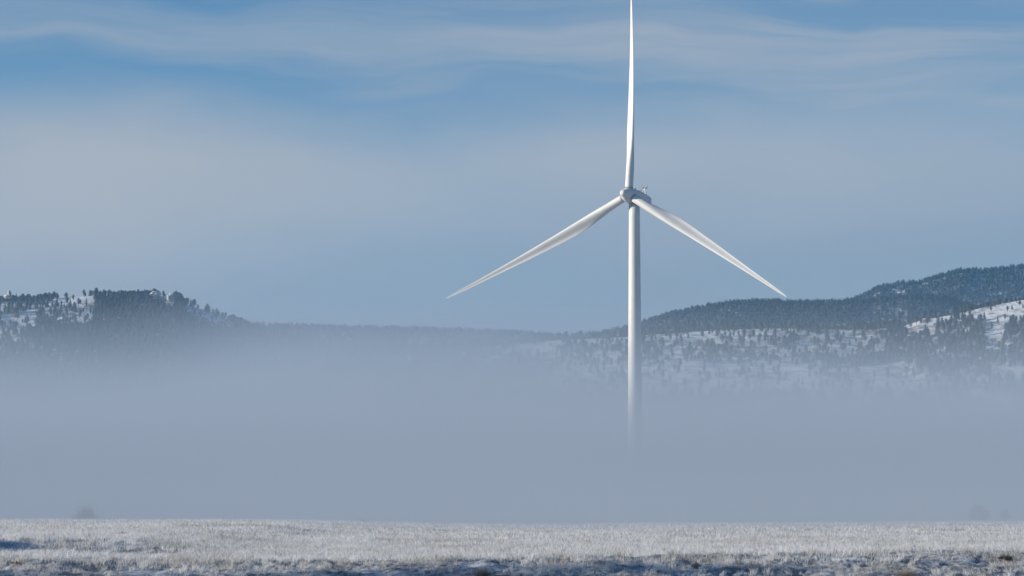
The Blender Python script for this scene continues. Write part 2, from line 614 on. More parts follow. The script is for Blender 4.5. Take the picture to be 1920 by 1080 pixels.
# sight-line test on a coarse grid: the highest elevation met so far along each bearing
ga = np.radians(np.arange(-13.2, 13.2, 0.1))
gr = np.arange(1900, 5500, 12.0)
GA2, GR2 = np.meshgrid(ga, gr)
el_run = np.maximum.accumulate((hill_z(GA2, GR2) - 2.0 - CAM_Z) / (GR2 * np.cos(GA2)), axis=0)
ia = np.clip(((ca - ga[0]) / (ga[1] - ga[0])).round().astype(int), 0, len(ga) - 1)
ir = np.clip(((cr - gr[0]) / 12.0).astype(int), 0, len(gr) - 1)
hgt = rng.uniform(6.0, 11.5, N) * np.where(top >= 3, 1.05, 0.92)
vis = (cz + hgt * 1.3 - CAM_Z) / (cr * np.cos(ca)) > el_run[ir, ia] - 0.0008
# density by hillside
nse = fbm(P[:, 0] / 60.0, P[:, 1] / 120.0, 4, 30)
dens = np.select([top == 0, top == 1, top == 2, top == 3], [0.66 + 0.55 * nse, 0.72 + 0.60 * nse, 0.8 + 0.25 * nse, 0.95 + 0.1 * nse], 0.95 + 0.1 * nse)
front = cr * np.cos(ca) < np.array([d for d, _, _ in PROF])[top] + 15
for pts, dv in OPEN:
    dens = np.where((poly(qx, qy, pts) | poly(qx, qy - np.where(top == 1, 13, 7), pts)) & (front | (top == 1)), dv, dens)
for pts, dv in DENSE:
    dens = np.where(poly(qx, qy, pts) & front, dv, dens)
dens = np.where((top == 0) & ~front, 0.7, dens)
keep = vis & (rng.random(N) < dens * np.where(top == 0, 0.23, np.where(top >= 3, 0.72, 0.58))) & (qx > -260) & (qx < 2180) & (qy < 790)
P, hgt, top, qx, qy = P[keep], hgt[keep], top[keep], qx[keep], qy[keep]
print("trees", len(P))

# the pines one can tell apart on the near snowfield: base pixel, height in pixels, kind, label
LONE = [
    (1838.5, 604, 13, 1, "squat dark pine, left of the tall pine at the snowfield's edge by the dense stand"),
    (1845.5, 601, 16, 0, "tallest dark pine at the open snowfield's edge, right above the dense stand"),
    (1871, 606, 12, 0, "slim lone pine in mid snowfield with a long shadow toward its right neighbour"),
    (1884.5, 601, 10, 1, "round-topped lone pine on the snowfield, just right of the slim lone pine"),
    (1889, 586, 11, 1, "bushy pine with a long shadow streak, left of a paired pine high on the snowfield"),
    (1897.5, 582, 10, 0, "pointed pine high on the snowfield, the right one of a close pair"),
    (1912, 575, 10, 1, "dark full pine near the top of the snowfield at the photo's right edge"),
    (1918, 578, 8, 0, "small pine hard against the photo's right edge, high on the snowfield"),
    (1858, 584.5, 9, 1, "grey scraggly pine among low brush under the snowfield's crest trees"),
    (1865.5, 575.5, 10, 1, "pine with a wide flat shadow just under the snowfield's crest"),
    (1846.5, 616, 7, 0, "small pine at the right foot of the dense stand, beside the open snow chute"),
    (1859.5, 619, 11, 1, "wide bushy pine alone in the middle of the open snow chute"),
    (1877, 628, 7, 0, "small dark pine at the right rim of the snow chute"),
    (1865.5, 641, 9, 0, "pointed pine low in the snow chute, behind a rounder one"),
    (1860.5, 646, 10, 1, "rounded hazy pine lowest in the snow chute"),
    (1818, 594, 12, 1, "leaning wide pine between two patches of bright snow above the dense stand"),
    (1805.5, 601, 15, 0, "pointed spire pine rising out of the top of the dense stand"),
    (1794.5, 602, 10, 1, "round pine on the snow at the upper left corner of the dense stand"),
    (1783.5, 607, 18, 0, "tall narrow pine splitting the bright snow left of the dense stand"),
    (1766.5, 607, 14, 0, "tall pine at the left end of the bright snow, right of the reddish outcrop"),
    (1756, 599, 4, 1, "tiny round pine on bare snow just right of the reddish outcrop"),
    (1727, 609, 8, 1, "pine on the snow directly below the left end of the reddish outcrop"),
    (1752.5, 611, 6, 0, "short pine on the snow below and right of the reddish outcrop"),
    (1735, 616, 7, 1, "low pine below the reddish outcrop, furthest down the little snow slope"),
    (1827, 606, 9, 0, "pointed pine on the top edge of the dense stand, left of the squat dark pine"),
    (1906.5, 568.5, 6, 0, "small pine on the crest snow at the top of the right snowfield"),
    (1512, 658, 10, 0, "pine at the foot of the smooth bright snow patch right of the tower"),
    (1528, 651, 12, 1, "round pine on the right border of the smooth snow patch right of the tower"),
    (1569, 626, 13, 1, "broad pine in the middle of the highest bright snow strip right of the tower"),
    (1271, 634, 8, 1, "pine amid the bright snow patch nearest the tower on its right"),
    (162, 567.5, 9, 0, "thin pine standing in the bright snow patch on the left hill"),
]
proto = []
for k, (v, tr, mi) in enumerate(PINES):
    me = np_mesh("pine_tree", v, tr, False, mi)
    me.materials.append(M_pine)
    me.materials.append(M_bark)
    proto.append(me)


def plant(p, h, kind, label, group, wide=1.0):
    pool = [i for i in range(9) if (i % 3 != 0) == bool(kind)]
    o = bpy.data.objects.new("pine_tree", proto[random.choice(pool)])
    COL.objects.link(o)
    o.location = (p[0], p[1], p[2] - 0.1)
    o.rotation_euler = (0, 0, random.uniform(0, 6.28))
    o.scale = (h * wide, h * wide, h)
    tag(o, label, "tree", group)


for (x_, y_, hp, kind, lab) in LONE:
    p = on_hill(x_, y_)
    if p is None:
        print("no hill for", lab)
        continue
    plant(p, 1.2 * hp * p[1] / FPX, kind, lab, "lone pines on the snow slopes", 1.25 if kind else 1.05)

# stands whose members look alike
STANDS = [
    (DENSE[0][0], 75, "dark pine in the hazy dense stand under the right snowfield, left of the snow chute", "pines of the dense stand below the right snowfield"),
    (DENSE[1][0], 35, "dark pine in the stand at the photo's right edge, right of the snow chute", "pines of the stand right of the snow chute"),
    ([(1700, 612), (1726, 600), (1769, 592), (1803, 585), (1849, 574), (1884, 567), (1925, 560), (1925, 540), (1849, 553), (1769, 572), (1700, 590)], 60,
     "pine in the fringe of trees along the crest of the right snowfield", "pines along the crest of the right snowfield"),
    ([(1440, 606), (1600, 606), (1600, 690), (1440, 690)], 60, "pine scattered over the streaky snow between the tower and the right snowfield", "pines on the streaky snow right of the tower"),
    ([(1205, 612), (1345, 610), (1345, 690), (1205, 690)], 30, "hazy pine on the patchy snow just right of the turbine tower", "pines on the patchy snow beside the tower"),
]
taken = np.zeros(len(P), bool)
near_lay = top == 0
for pts, cnt, lab, grp in STANDS:
    idx = np.where(poly(qx, qy, pts) & near_lay & ~taken)[0]
    idx = idx[np.argsort(-hgt[idx])][:cnt]
    taken[idx] = True
    for i in idx:
        plant(P[i], hgt[i], rng.random() < 0.6, lab, grp)
    print("stand", len(idx), grp)

# all the other trees: woods that read as one mass
V, T, MI = [], [], []
off = 0
for i in np.where(~taken)[0]:
    v, tr, mi = (PINES if top[i] <= 1 else FAR_PINES)[int(rng.integers(0, 9))]
    a = rng.uniform(0, 6.28)
    ca_, sa_ = math.cos(a), math.sin(a)
    wd = hgt[i] * rng.uniform(1.05, 1.65)
    q = np.stack([(v[:, 0] * ca_ - v[:, 1] * sa_) * wd, (v[:, 0] * sa_ + v[:, 1] * ca_) * wd, v[:, 2] * hgt[i]], -1) + P[i]
    V.append(q)
    T.append(tr + off)
    MI.append(mi)
    off += len(v)
forest = link("forest", np_mesh("forest", np.concatenate(V), np.concatenate(T), False, np.concatenate(MI)), mats=[M_pine, M_bark])
tag(forest, "dark pine woods covering the snowy hills behind the turbine", "forest", kind='stuff')


# ------------------------------------------------------------------ rock outcrops
def rock(name, loc, size, seed, mat, label, lumps=1.0):
    bm = bmesh.new()
    bmesh.ops.create_icosphere(bm, subdivisions=4, radius=1.0)
    g = np.random.default_rng(seed)
    dirs = g.normal(0, 1, (16, 3))
    dirs /= np.linalg.norm(dirs, axis=1)[:, None]
    offs = g.uniform(0.62, 0.98, 16)
    for v in bm.verts:
        c = np.array(v.co)
        d = c @ dirs.T
        lim = np.min(np.where(d > 0.05, offs / np.maximum(d, 0.05), 9.0))
        c = c * min(1.0, lim)
        c = c * (1 + 0.10 * lumps * float(fbm(c[0] * 2.3 + c[2], c[1] * 2.3 - c[2] * 1.7, 3, seed)))
        v.co = Vector((c[0] * size[0], c[1] * size[1], c[2] * size[2]))
    me = bpy.data.meshes.new(name)
    bm.to_mesh(me)
    bm.free()
    o = link(name, me, mats=[mat])
    o.location = loc
    tag(o, label, "rock", "rock outcrops on the hills")
    return o


def px_loc(px, py, dist, dz=0.0):
    p = at(px, py, dist)
    return (p[0], p[1], p[2] + dz)


rock("rock_outcrop", px_loc(17.5, 551, 3290), (2.9, 4.5, 5.6), 3, M_rock, "pale rock pinnacle standing up from the skyline of the left hill")
rock("rock_outcrop", px_loc(11, 556.5, 3285), (3.0, 4.0, 2.6), 5, M_rock, "lower snow-dusted rock at the left foot of the skyline pinnacle")
rock("rock_outcrop", px_loc(291, 551, 3270), (7.5, 9.0, 3.6), 8, M_rock, "pale rounded rock face on the left hill's top, left of the tapering crag")
rock("rock_outcrop", px_loc(320, 558, 3262), (4.6, 6.0, 5.2), 13, M_rock, "pale crag tapering downward at the right shoulder of the left hill")
p = on_hill(1737, 602)
if p is not None:
    rock("rock_outcrop", (p[0], p[1], p[2] + 0.6), (5.6, 4.5, 2.6), 21, M_redrock, "reddish brown rock outcrop on the snow near the top of the right slope")


# ------------------------------------------------------------------ wind turbine
D_T = 720.0
hub = Vector(at(1179.0, 365.5, D_T))
PSI, TILT = R(33.0), R(5.0)
ax = Vector((-math.sin(PSI) * math.cos(TILT), -math.cos(PSI) * math.cos(TILT), math.sin(TILT)))       # out of the rotor, towards the wind
axh = Vector((ax.x, ax.y, 0)).normalized()
side = Vector((0, 0, 1)).cross(axh).normalized()
axup = ax.cross(side) * -1.0
if axup.z < 0:
    axup = -axup
tower_xy = hub - axh * 2.75
tower_top = hub.z - 1.75
gz = float(ground_z(np.array([tower_xy.x]), np.array([tower_xy.y]))[0])
turb = bpy.data.objects.new("wind_turbine", None)
COL.objects.link(turb)
turb.location = (tower_xy.x, tower_xy.y, gz)
turb.empty_display_size = 5
tag(turb, "tall white three-bladed wind turbine whose tower fades into the ground fog", "wind turbine")
INV = Vector(turb.location)


def smooth_all(me):
    me.polygons.foreach_set('use_smooth', np.ones(len(me.polygons), bool))


def lathe(name, rings, origin, zdir, parent, mat, n=56, xdir=None, cap=True):
    """rings: (distance along zdir, radius)"""
    zdir = zdir.normalized()
    xd = (xdir or (Vector((1, 0, 0)) if abs(zdir.x) < 0.9 else Vector((0, 1, 0))))
    xd = (xd - zdir * xd.dot(zdir)).normalized()
    yd = zdir.cross(xd)
    bm = bmesh.new()
    prev = None
    first = None
    for (h, r) in rings:
        cur = [bm.verts.new(origin + zdir * h + xd * (r * math.cos(2 * math.pi * j / n)) + yd * (r * math.sin(2 * math.pi * j / n)) - INV) for j in range(n)]
        if prev:
            for j in range(n):
                bm.faces.new((prev[j], prev[(j + 1) % n], cur[(j + 1) % n], cur[j]))
        else:
            first = cur
        prev = cur
    if cap:
        bm.faces.new(list(reversed(first)))
        bm.faces.new(prev)
    me = bpy.data.meshes.new(name)
    bm.to_mesh(me)
    bm.free()
    smooth_all(me)
    for p_ in me.polygons:
        if len(p_.vertices) > 4:
            p_.use_smooth = False
    return link(name, me, parent, [mat])


# tower, in three flanged sections
Ht = tower_top - gz
rings = []
for k in range(3):
    z0, z1 = Ht * k / 3.0, Ht * (k + 1) / 3.0
    for z in np.linspace(z0, z1, 9)[(1 if k else 0):]:
        s = z / Ht
        rings.append((z, 2.05 - 0.68 * s ** 1.05))
tower = lathe("tower", rings, Vector((tower_xy.x, tower_xy.y, gz)), Vector((0, 0, 1)), turb, M_white)
lathe("base", [(-0.6, 4.2), (0.25, 4.2), (0.3, 4.1), (0.32, 0.5)], Vector((tower_xy.x, tower_xy.y, gz)), Vector((0, 0, 1)), turb, M_grey)
lathe("yaw_ring", [(0.0, 1.42), (0.06, 1.5), (0.42, 1.5), (0.46, 1.4)], Vector((tower_xy.x, tower_xy.y, tower_top - 0.2)), Vector((0, 0, 1)), turb, M_dark)

# nacelle: a rounded housing that narrows and lowers to the rear
def nacelle_mesh():
    bm = bmesh.new()
    secs = [(-1.15, 1.25, 1.35, -1.30), (-1.6, 1.55, 1.62, -1.55), (-3.2, 1.72, 1.72, -1.75), (-5.6, 1.72, 1.48, -1.75), (-7.6, 1.66, 1.20, -1.62), (-8.9, 1.50, 0.95, -1.30), (-9.25, 1.25, 0.70, -1.05)]
    n = 40
    prev = None
    for (d, hw, zt, zb) in secs:
        cur = []
        for j in range(n):
            a = 2 * math.pi * j / n
            ca_, sa_ = math.cos(a), math.sin(a)
            e = 0.42
            ux = math.copysign(abs(ca_) ** e, ca_) * hw
            uz = math.copysign(abs(sa_) ** e, sa_)
            uz = uz * zt if uz > 0 else -uz * zb
            cur.append(bm.verts.new(hub + ax * d + side * ux + axup * uz - INV))
        if prev:
            for j in range(n):
                bm.faces.new((prev[j], prev[(j + 1) % n], cur[(j + 1) % n], cur[j]))
        else:
            bm.faces.new(cur)
        prev = cur
    bm.faces.new(list(reversed(prev)))
    bmesh.ops.recalc_face_normals(bm, faces=bm.faces)
    me = bpy.data.meshes.new("nacelle")
    bm.to_mesh(me)
    bm.free()
    smooth_all(me)
    return me


nacelle = link("nacelle", nacelle_mesh(), turb, [M_white])


def bar(bm, a, b_, r, n=8):
    d = (b_ - a)
    q = d.to_track_quat('Z', 'Y').to_matrix()
    lo, hi = [], []
    for j in range(n):
        o = q @ Vector((r * math.cos(2 * math.pi * j / n), r * math.sin(2 * math.pi * j / n), 0))
        lo.append(bm.verts.new(a + o))
        hi.append(bm.verts.new(b_ + o))
    for j in range(n):
        bm.faces.new((lo[j], lo[(j + 1) % n], hi[(j + 1) % n], hi[j]))
    bm.faces.new(list(reversed(lo)))
    bm.faces.new(hi)


def bm_obj(name, bm, parent, mat, sm=False):
    me = bpy.data.meshes.new(name)
    bm.to_mesh(me)
    bm.free()
    if sm:
        smooth_all(me)
    return link(name, me, parent, [mat])


def N_(d, s, u):
    return hub + ax * d + side * s + axup * u - INV


# weather mast at the rear of the roof: an A frame with a crossbar and two instruments
bm = bmesh.new()
apex = N_(-7.9, 0.0, 3.25)
for (d, s) in ((-7.3, -0.75), (-7.3, 0.75), (-8.5, 0.0)):
    bar(bm, N_(d, s, 1.0), apex, 0.17)
bar(bm, N_(-7.6, -0.38, 2.1), N_(-7.6, 0.38, 2.1), 0.05)
ctr = N_(-7.9, 0, 3.25)
lat = Vector((1, -0.2, 0)).normalized()
mast = bm_obj("weather_mast", bm, nacelle, M_white)
bm = bmesh.new()
bar(bm, ctr - lat * 0.62, ctr + lat * 0.62, 0.12)
bm_obj("crossbar", bm, nacelle, M_dark)
for s in (-0.55, 0.55):
    bm = bmesh.new()
    q0 = ctr + lat * s
    bar(bm, q0, q0 + Vector((0, 0, 0.28)), 0.04)
    bmesh.ops.create_icosphere(bm, subdivisions=2, radius=0.13, matrix=Matrix.Translation(q0 + Vector((0, 0, 0.34))))
    bm_obj("anemometer", bm, nacelle, M_grey)
bm = bmesh.new()
bar(bm, N_(-2.5, 0.3, 1.6), N_(-2.5, 0.3, 2.02), 0.18, 12)
bmesh.ops.create_icosphere(bm, subdivisions=2, radius=0.21, matrix=Matrix.Translation(N_(-2.5, 0.3, 2.06)))
bm_obj("warning_light", bm, nacelle, M_lamp, True)
bm = bmesh.new()
for s in (-1.2, 1.2):
    for d in (-3.4, -4.6, -5.8, -7.0):
        zt = np.interp(-d, [3.2, 5.6, 7.6], [1.72, 1.48, 1.20])
        bar(bm, N_(d, s, zt - 0.1), N_(d, s, zt + 0.32), 0.03, 6)
    bar(bm, N_(-3.4, s, 2.0), N_(-7.0, s, 1.6), 0.03, 6)
bm_obj("roof_rail", bm, nacelle, M_grey)

# hub with its spinner and the blunt nose cap
hub_o = lathe("hub", [(-1.30, 1.62), (-1.22, 1.74), (-0.6, 1.98), (0.2, 2.00), (1.0, 1.76), (1.8, 1.34), (2.45, 0.96), (2.62, 0.84)], hub, ax, turb, M_white, 48)
cap = [(2.60, 0.84), (2.66, 0.90)]
for k in range(1, 9):
    a = math.pi / 2 * k / 8
    cap.append((2.76 + 0.74 * math.sin(a), max(0.90 * math.cos(a), 0.02)))
lathe("nose_cap", cap, hub, ax, hub_o, M_white, 40)
lathe("hub_seal", [(-1.36, 1.30), (-1.36, 1.56), (-1.28, 1.56), (-1.28, 1.30)], hub, ax, hub_o, M_dark, 40, cap=False)

# blades: lofted aerofoil sections from a round root to a fine tip
S_ = [0.00, 0.03, 0.07, 0.12, 0.18, 0.25, 0.33, 0.42, 0.50, 0.60, 0.70, 0.80, 0.88, 0.94, 0.98, 1.0]
CH = [2.05, 2.05, 2.12, 2.40, 2.82, 3.05, 2.85, 2.48, 2.18, 1.76, 1.36, 1.02, 0.78, 0.58, 0.36, 0.06]
TH = [1.00, 1.00, 0.86, 0.64, 0.44, 0.35, 0.30, 0.27, 0.25, 0.22, 0.20, 0.19, 0.18, 0.17, 0.16, 0.16]
CI = [1.00, 1.00, 0.86, 0.52, 0.20, 0.03, 0.0, 0.0, 0.0, 0.0, 0.0, 0.0, 0.0, 0.0, 0.0, 0.0]
PA = [0.50, 0.50, 0.47, 0.42, 0.36, 0.32, 0.30, 0.30, 0.30, 0.30, 0.30, 0.30, 0.30, 0.30, 0.32, 0.40]
TW = [12.0, 12.0, 11.8, 11.2, 10.2, 8.8, 7.4, 5.8, 4.6, 3.2, 2.0, 1.0, 0.4, 0.1, 0.0, 0.0]


def soft(s, table):
    d = min(0.05, s, 1 - s)
    return float(np.mean(np.interp(np.linspace(s - d, s + d, 9), S_, table)))


def blade_mesh(root, tip, pitch):
    span = tip - root
    L = span.length
    sd = span.normalized()
    a_ = (ax - sd * ax.dot(sd)).normalized()
    le = sd.cross(a_)                                  # the edge that leads as the rotor turns
    bm = bmesh.new()
    n = 36
    prev = None
    for s in np.linspace(0, 1, 64):
        s = float(s)
        ch, th, ci, pa = (soft(s, k) for k in (CH, TH, CI, PA))
        tw = R(soft(s, TW) + pitch)
        ld = le * math.cos(tw) + a_ * math.sin(tw)
        nd = a_ * -math.cos(tw) + le * math.sin(tw)
        c0 = root + span * s - a_ * (1.1 * math.sin(math.pi * s))        # slight pre-bend
        cur = []
        for j in range(n):
            ph = 2 * math.pi * j / n
            x = 0.5 - 0.5 * math.cos(ph)
            up = 1 if ph < math.pi else -1
            yt = 5 * th * (0.2969 * math.sqrt(x) - 0.126 * x - 0.3516 * x * x + 0.2843 * x ** 3 - 0.1036 * x ** 4)
            yc = 0.075 * math.sin(math.pi * x ** 1.8)
            ya = yc + up * yt * (0.82 if up < 0 else 1.0)
            yr = 0.5 * math.sin(ph)
            y = ya * (1 - ci) + yr * ci
            cur.append(bm.verts.new(c0 + ld * ((pa - x) * ch) + nd * (y * ch) - INV))
        if prev:
            for j in range(n):
                bm.faces.new((prev[j], prev[(j + 1) % n], cur[(j + 1) % n], cur[j]))
        else:
            bm.faces.new(cur)
        prev = cur
    bm.faces.new(list(reversed(prev)))
    bmesh.ops.recalc_face_normals(bm, faces=bm.faces)
    me = bpy.data.meshes.new("blade")
    bm.to_mesh(me)
    bm.free()
    smooth_all(me)
    return me, L


TIPS = [(1183.5, -18.0, 2.6, 18.0), (837.0, 559.0, 2.6, 18.0), (1477.0, 558.5, 2.6, 18.0)]
for (tx, ty, cone, pitch) in TIPS:
    d = Vector(ray(tx, ty))
    o0 = Vector((0, 0, CAM_Z))
    tpar = (hub + ax * cone - o0).dot(ax) / d.dot(ax)
    tip = o0 + d * tpar
    dirn = (tip - hub)
    dirn = (dirn - ax * dirn.dot(ax)).normalized()
    root = hub + dirn * 1.62
    me, L = blade_mesh(root, tip, pitch)
    print("blade length", round(L, 1), [round(v, 1) for v in tip])
    bl = link("blade", me, turb, [M_white])
    lathe("root_collar", [(-0.04, 1.02), (-0.04, 1.055), (0.10, 1.055), (0.10, 1.02)], hub + dirn * 1.80, (tip - root), bl, M_dark, 40, cap=False)

# ------------------------------------------------------------------ frosted grass
def blades(cx, cy, per, hmin, hmax, wid, spread, lean, g, segs=2):
    n = len(cx)
    k = per
    tot = n * k
    tx = np.repeat(cx, k)
    ty = np.repeat(cy, k)
    th = np.repeat(g.uniform(hmin, hmax, n), k) * g.uniform(0.55, 1.1, tot)
    a = g.uniform(0, 2 * np.pi, tot)
    rr = np.sqrt(g.random(tot)) * spread
    bx, by = tx + rr * np.cos(a), ty + rr * np.sin(a)
    bz = ground_z(bx, by) - 0.01
    la = a + g.normal(0, 0.6, tot)
    ln = lean * th * g.uniform(0.2, 1.3, tot)
    lx, ly = ln * np.cos(la), ln * np.sin(la)
    wa = g.uniform(0, 2 * np.pi, tot)
    ww = wid * g.uniform(0.6, 1.3, tot) * 0.5
    wx, wy = ww * np.cos(wa), ww * np.sin(wa)
    v0 = np.stack([bx - wx, by - wy, bz], -1)
    v1 = np.stack([bx + wx, by + wy, bz], -1)
    m0 = np.stack([bx + lx * 0.35 - wx * 0.8, by + ly * 0.35 - wy * 0.8, bz + th * 0.6], -1)
    m1 = np.stack([bx + lx * 0.35 + wx * 0.8, by + ly * 0.35 + wy * 0.8, bz + th * 0.6], -1)
    t0 = np.stack([bx + lx, by + ly, bz + th], -1)
    V = np.stack([v0, v1, m0, m1, t0], 1).reshape(-1, 3)
    i = np.arange(tot)[:, None] * 5
    T = np.concatenate([i + np.array([[0, 1, 3]]), i + np.array([[0, 3, 2]]), i + np.array([[2, 3, 4]])], 0)
    fr = np.tile(np.array([0.75, 0.75, 1.0, 1.0, 1.0]), tot) * np.repeat(g.uniform(0.75, 1.1, tot) * np.repeat(np.where(g.random(n) < 0.05, 0.15, 1.0), k), 5)
    return V, T, fr


def scatter(n, y0, y1, margin, g, power=1.0):
    y = y0 + (y1 - y0) * g.random(n) ** power
    hw = y * (960.0 / FPX) + margin
    x = g.uniform(-1, 1, n) * hw
    return x, y


g = np.random.default_rng(5)
VV, TT, FF = [], [], []
off = 0


def add_blades(args):
    global off
    V, T, F = args
    VV.append(V)
    TT.append(T + off)
    FF.append(F)
    off += len(V)


# the bank in front: separate tufts with snow between them
x, y = scatter(34000, 95.5, 104.5, 5, g)
dn = fbm(x / 1.8, y / 1.2, 3, 40)
k_ = dn > 0.02 + 0.6 * g.random(len(x)) - 0.3
add_blades(blades(x[k_], y[k_], 13, 0.04, 0.14, 0.009, 0.055, 0.9, g))
x, y = scatter(1500, 95.5, 104.5, 5, g)
dn = fbm(x / 3.0, y / 2.0, 3, 44) + 0.5 * smooth(np.abs(x - 2.0), 8.0, 15.0)
k_ = dn > 0.05
add_blades(blades(x[k_], y[k_], 34, 0.14, 0.36, 0.010, 0.11, 0.6, g))
# the plain: closer and closer together
x, y = scatter(22000, 103, 150, 6, g)
hol = (x < -13) & (y > 111) & (y < 126) & (g.random(len(x)) < 0.25)
x, y = x[~hol], y[~hol]
add_blades(blades(x, y, 18, 0.12, 0.32, 0.014, 0.2, 0.6, g))
x, y = scatter(60000, 148, 330, 8, g)
add_blades(blades(x, y, 9, 0.12, 0.32, 0.024, 0.4, 0.6, g))
x, y = scatter(9000, 330, 640, 10, g)
k_ = x > 0
add_blades(blades(x[k_], y[k_], 8, 0.15, 0.4, 0.06, 0.6, 0.6, g))
grass = link("grass", np_mesh("grass", np.concatenate(VV), np.concatenate(TT), False, None, ("frost", np.concatenate(FF))), mats=[M_grass])
tag(grass, "frost-whitened grass covering the plain in front of the fog", "grass", kind='stuff')


# ------------------------------------------------------------------ single shrubs and large tufts
def ground_hit(px, py, y0=92.0, y1=700.0):
    d = ray(px, py)
    yy = np.arange(y0, y1, 0.1)
    z = CAM_Z + d[2] / d[1] * yy
    gz_ = ground_z(d[0] / d[1] * yy, yy)
    i = int(np.argmax(gz_ >= z))
    if gz_[i] < z[i]:
        i = int(np.argmin(z - gz_))
    return np.array([d[0] / d[1] * yy[i], yy[i], gz_[i]])


def shrub(name, px, py, wpx, hpx, n, mat, label, cat, group, seed, wid=0.012, lean=1.0, tipfrost=1.0, dist=None, twigs=1):
    """a spray of curved stems from one root, built in metres from its place on the plain"""
    g = np.random.default_rng(seed)
    if dist is None:
        p = ground_hit(px, py)
    else:
        q = ray(px, py)
        X = q[0] / q[1] * dist
        p = np.array([X, dist, float(ground_z(np.array([X]), np.array([dist]))[0])])
    sc_ = p[1] / FPX
    Wd, H = wpx * sc_ * 0.5, hpx * sc_
    V, T, F = [], [], []
    for i in range(n):
        a = g.uniform(0, 2 * math.pi)
        u = math.sqrt(g.random())
        ex = np.array([math.cos(a) * u * Wd, math.sin(a) * u * Wd, H * math.sqrt(max(0.0, 1.0 - 0.8 * u * u)) * g.uniform(0.5, 1.0) * (0.8 + 0.2 * math.sin(3.0 * a + seed) + 0.12 * math.sin(7 * a))])
        st = np.array([ex[0] * 0.35 * g.random() * lean, ex[1] * 0.35 * g.random() * lean, 0.0])
        paths = [(st, ex)]
        for _ in range(twigs):
            s = g.uniform(0.35, 0.8)
            b0 = st + (ex - st) * s
            paths.append((b0, b0 + (ex - st) * (1 - s) * 0.8 + g.normal(0, 0.16, 3) * np.array([Wd, Wd, H * 0.6])))
        for (s0, s1) in paths:
            wa = g.uniform(0, 2 * math.pi)
            ww = wid * g.uniform(0.6, 1.3)
            wv = np.array([math.cos(wa) * ww, math.sin(wa) * ww, 0])
            mid = (s0 + s1) * 0.5 + np.array([0, 0, 0.1 * H])
            i0 = len(V)
            V += [s0 - wv, s0 + wv, mid - wv * 0.8, mid + wv * 0.8, s1]
            T += [(i0, i0 + 1, i0 + 3), (i0, i0 + 3, i0 + 2), (i0 + 2, i0 + 3, i0 + 4)]
            F += [0.0, 0.0, 0.35 * tipfrost, 0.35 * tipfrost, tipfrost]
    o = link(name, np_mesh(name, np.array(V), np.array(T), False, None, ("frost", F)), mats=[mat])
    o.location = p
    tag(o, label, cat, group)
    return o


SG = "dark shrubs on the frosted plain"
TG = "large frosted tufts on the bank"
shrub("sagebrush", 233, 1005, 26, 11, 170, M_shrub, "small dark twiggy shrub on white grass, behind the blue hollow at left", "shrub", SG, 1, 0.014, tipfrost=0.4)
shrub("sagebrush", 325, 984.5, 9, 4, 60, M_shrub, "tiny flat dark shrub near the fog edge, left one of a close pair", "shrub", SG, 2, 0.03, tipfrost=0.2)
shrub("sagebrush", 337, 985, 11, 4, 60, M_shrub, "tiny flat dark shrub near the fog edge, right one of a close pair", "shrub", SG, 3, 0.03, tipfrost=0.2)
shrub("sagebrush", 777, 1014, 22, 5, 90, M_shrub, "low dark strip of brush on the white plain, left of the tower's foot", "shrub", SG, 4, 0.014, tipfrost=0.4)
shrub("sagebrush", 793, 1013, 12, 4, 50, M_shrub, "small dark brush tuft touching the right end of a low brush strip", "shrub", SG, 14, 0.014, tipfrost=0.4)
shrub("sagebrush", 634, 986, 7, 5, 40, M_shrub, "speck of dark brush at the fog edge in the left half", "shrub", SG, 5, 0.03, tipfrost=0.2)
shrub("sagebrush", 834, 996, 9, 4, 50, M_shrub, "speck of dark brush on white grass midway between strip and tower foot", "shrub", SG, 6, 0.03, tipfrost=0.2)
shrub("sagebrush", 1690, 991, 7, 3, 40, M_shrub, "speck of dark brush at the upper rim of the white plain, right", "shrub", SG, 7, 0.03, tipfrost=0.2)
shrub("sagebrush", 1887, 1050, 42, 13, 420, M_shrub, "wide dark brown shrub with frosted top casting a blue shadow, at far right", "shrub", SG, 8, 0.007, tipfrost=0.8)
shrub("sagebrush", 28, 1060, 34, 9, 320, M_shrub, "brown and yellowish shrub at the left end of the near bank", "shrub", SG, 9, 0.007, tipfrost=0.6)
shrub("sagebrush", 12, 1046, 26, 5, 180, M_shrub, "low dark brush under the left fringe of grass, above the yellowish shrub", "shrub", SG, 10, 0.007, tipfrost=0.4)
shrub("grass_tuft", 905, 1084, 46, 24, 420, M_grass, "tall spiky frosted tuft cut by the photo's bottom edge near its middle", "grass tuft", TG, 11, 0.006, 0.9)
shrub("grass_tuft", 1304, 1067, 22, 17, 380, M_grass, "round cream-coloured frosted tuft with a deep blue shadow at its right", "grass tuft", TG, 12, 0.006, 1.0)
shrub("grass_tuft", 1700, 1084, 60, 22, 420, M_grass, "wide spiky frosted tuft at the bottom edge left of the dark far-right shrub", "grass tuft", TG, 13, 0.006, 0.8)
BG = "bare bushes standing in the fog"
shrub("bare_bush", 160, 972, 56, 52, 300, M_shrub, "rounded bare bush fading into fog behind the plain at far left", "bush", BG, 15, 0.014, tipfrost=0.5, dist=362.0, twigs=4)
shrub("bare_bush", 681, 978, 11, 12, 60, M_shrub, "tiny faint bush at the fog edge left of the tower's foot", "bush", BG, 18, 0.025, tipfrost=0.3, dist=325.0, twigs=2)
shrub("bare_bush", 1836, 958, 46, 40, 420, M_shrub, "larger pale bush nearly lost in fog at right", "bush", BG, 16, 0.02, tipfrost=0.5, dist=400.0, twigs=3)
shrub("bare_bush", 1884, 959, 24, 26, 220, M_shrub, "smaller pale bush lost in fog beside a larger one at far right", "bush", BG, 17, 0.02, tipfrost=0.5, dist=408.0, twigs=3)

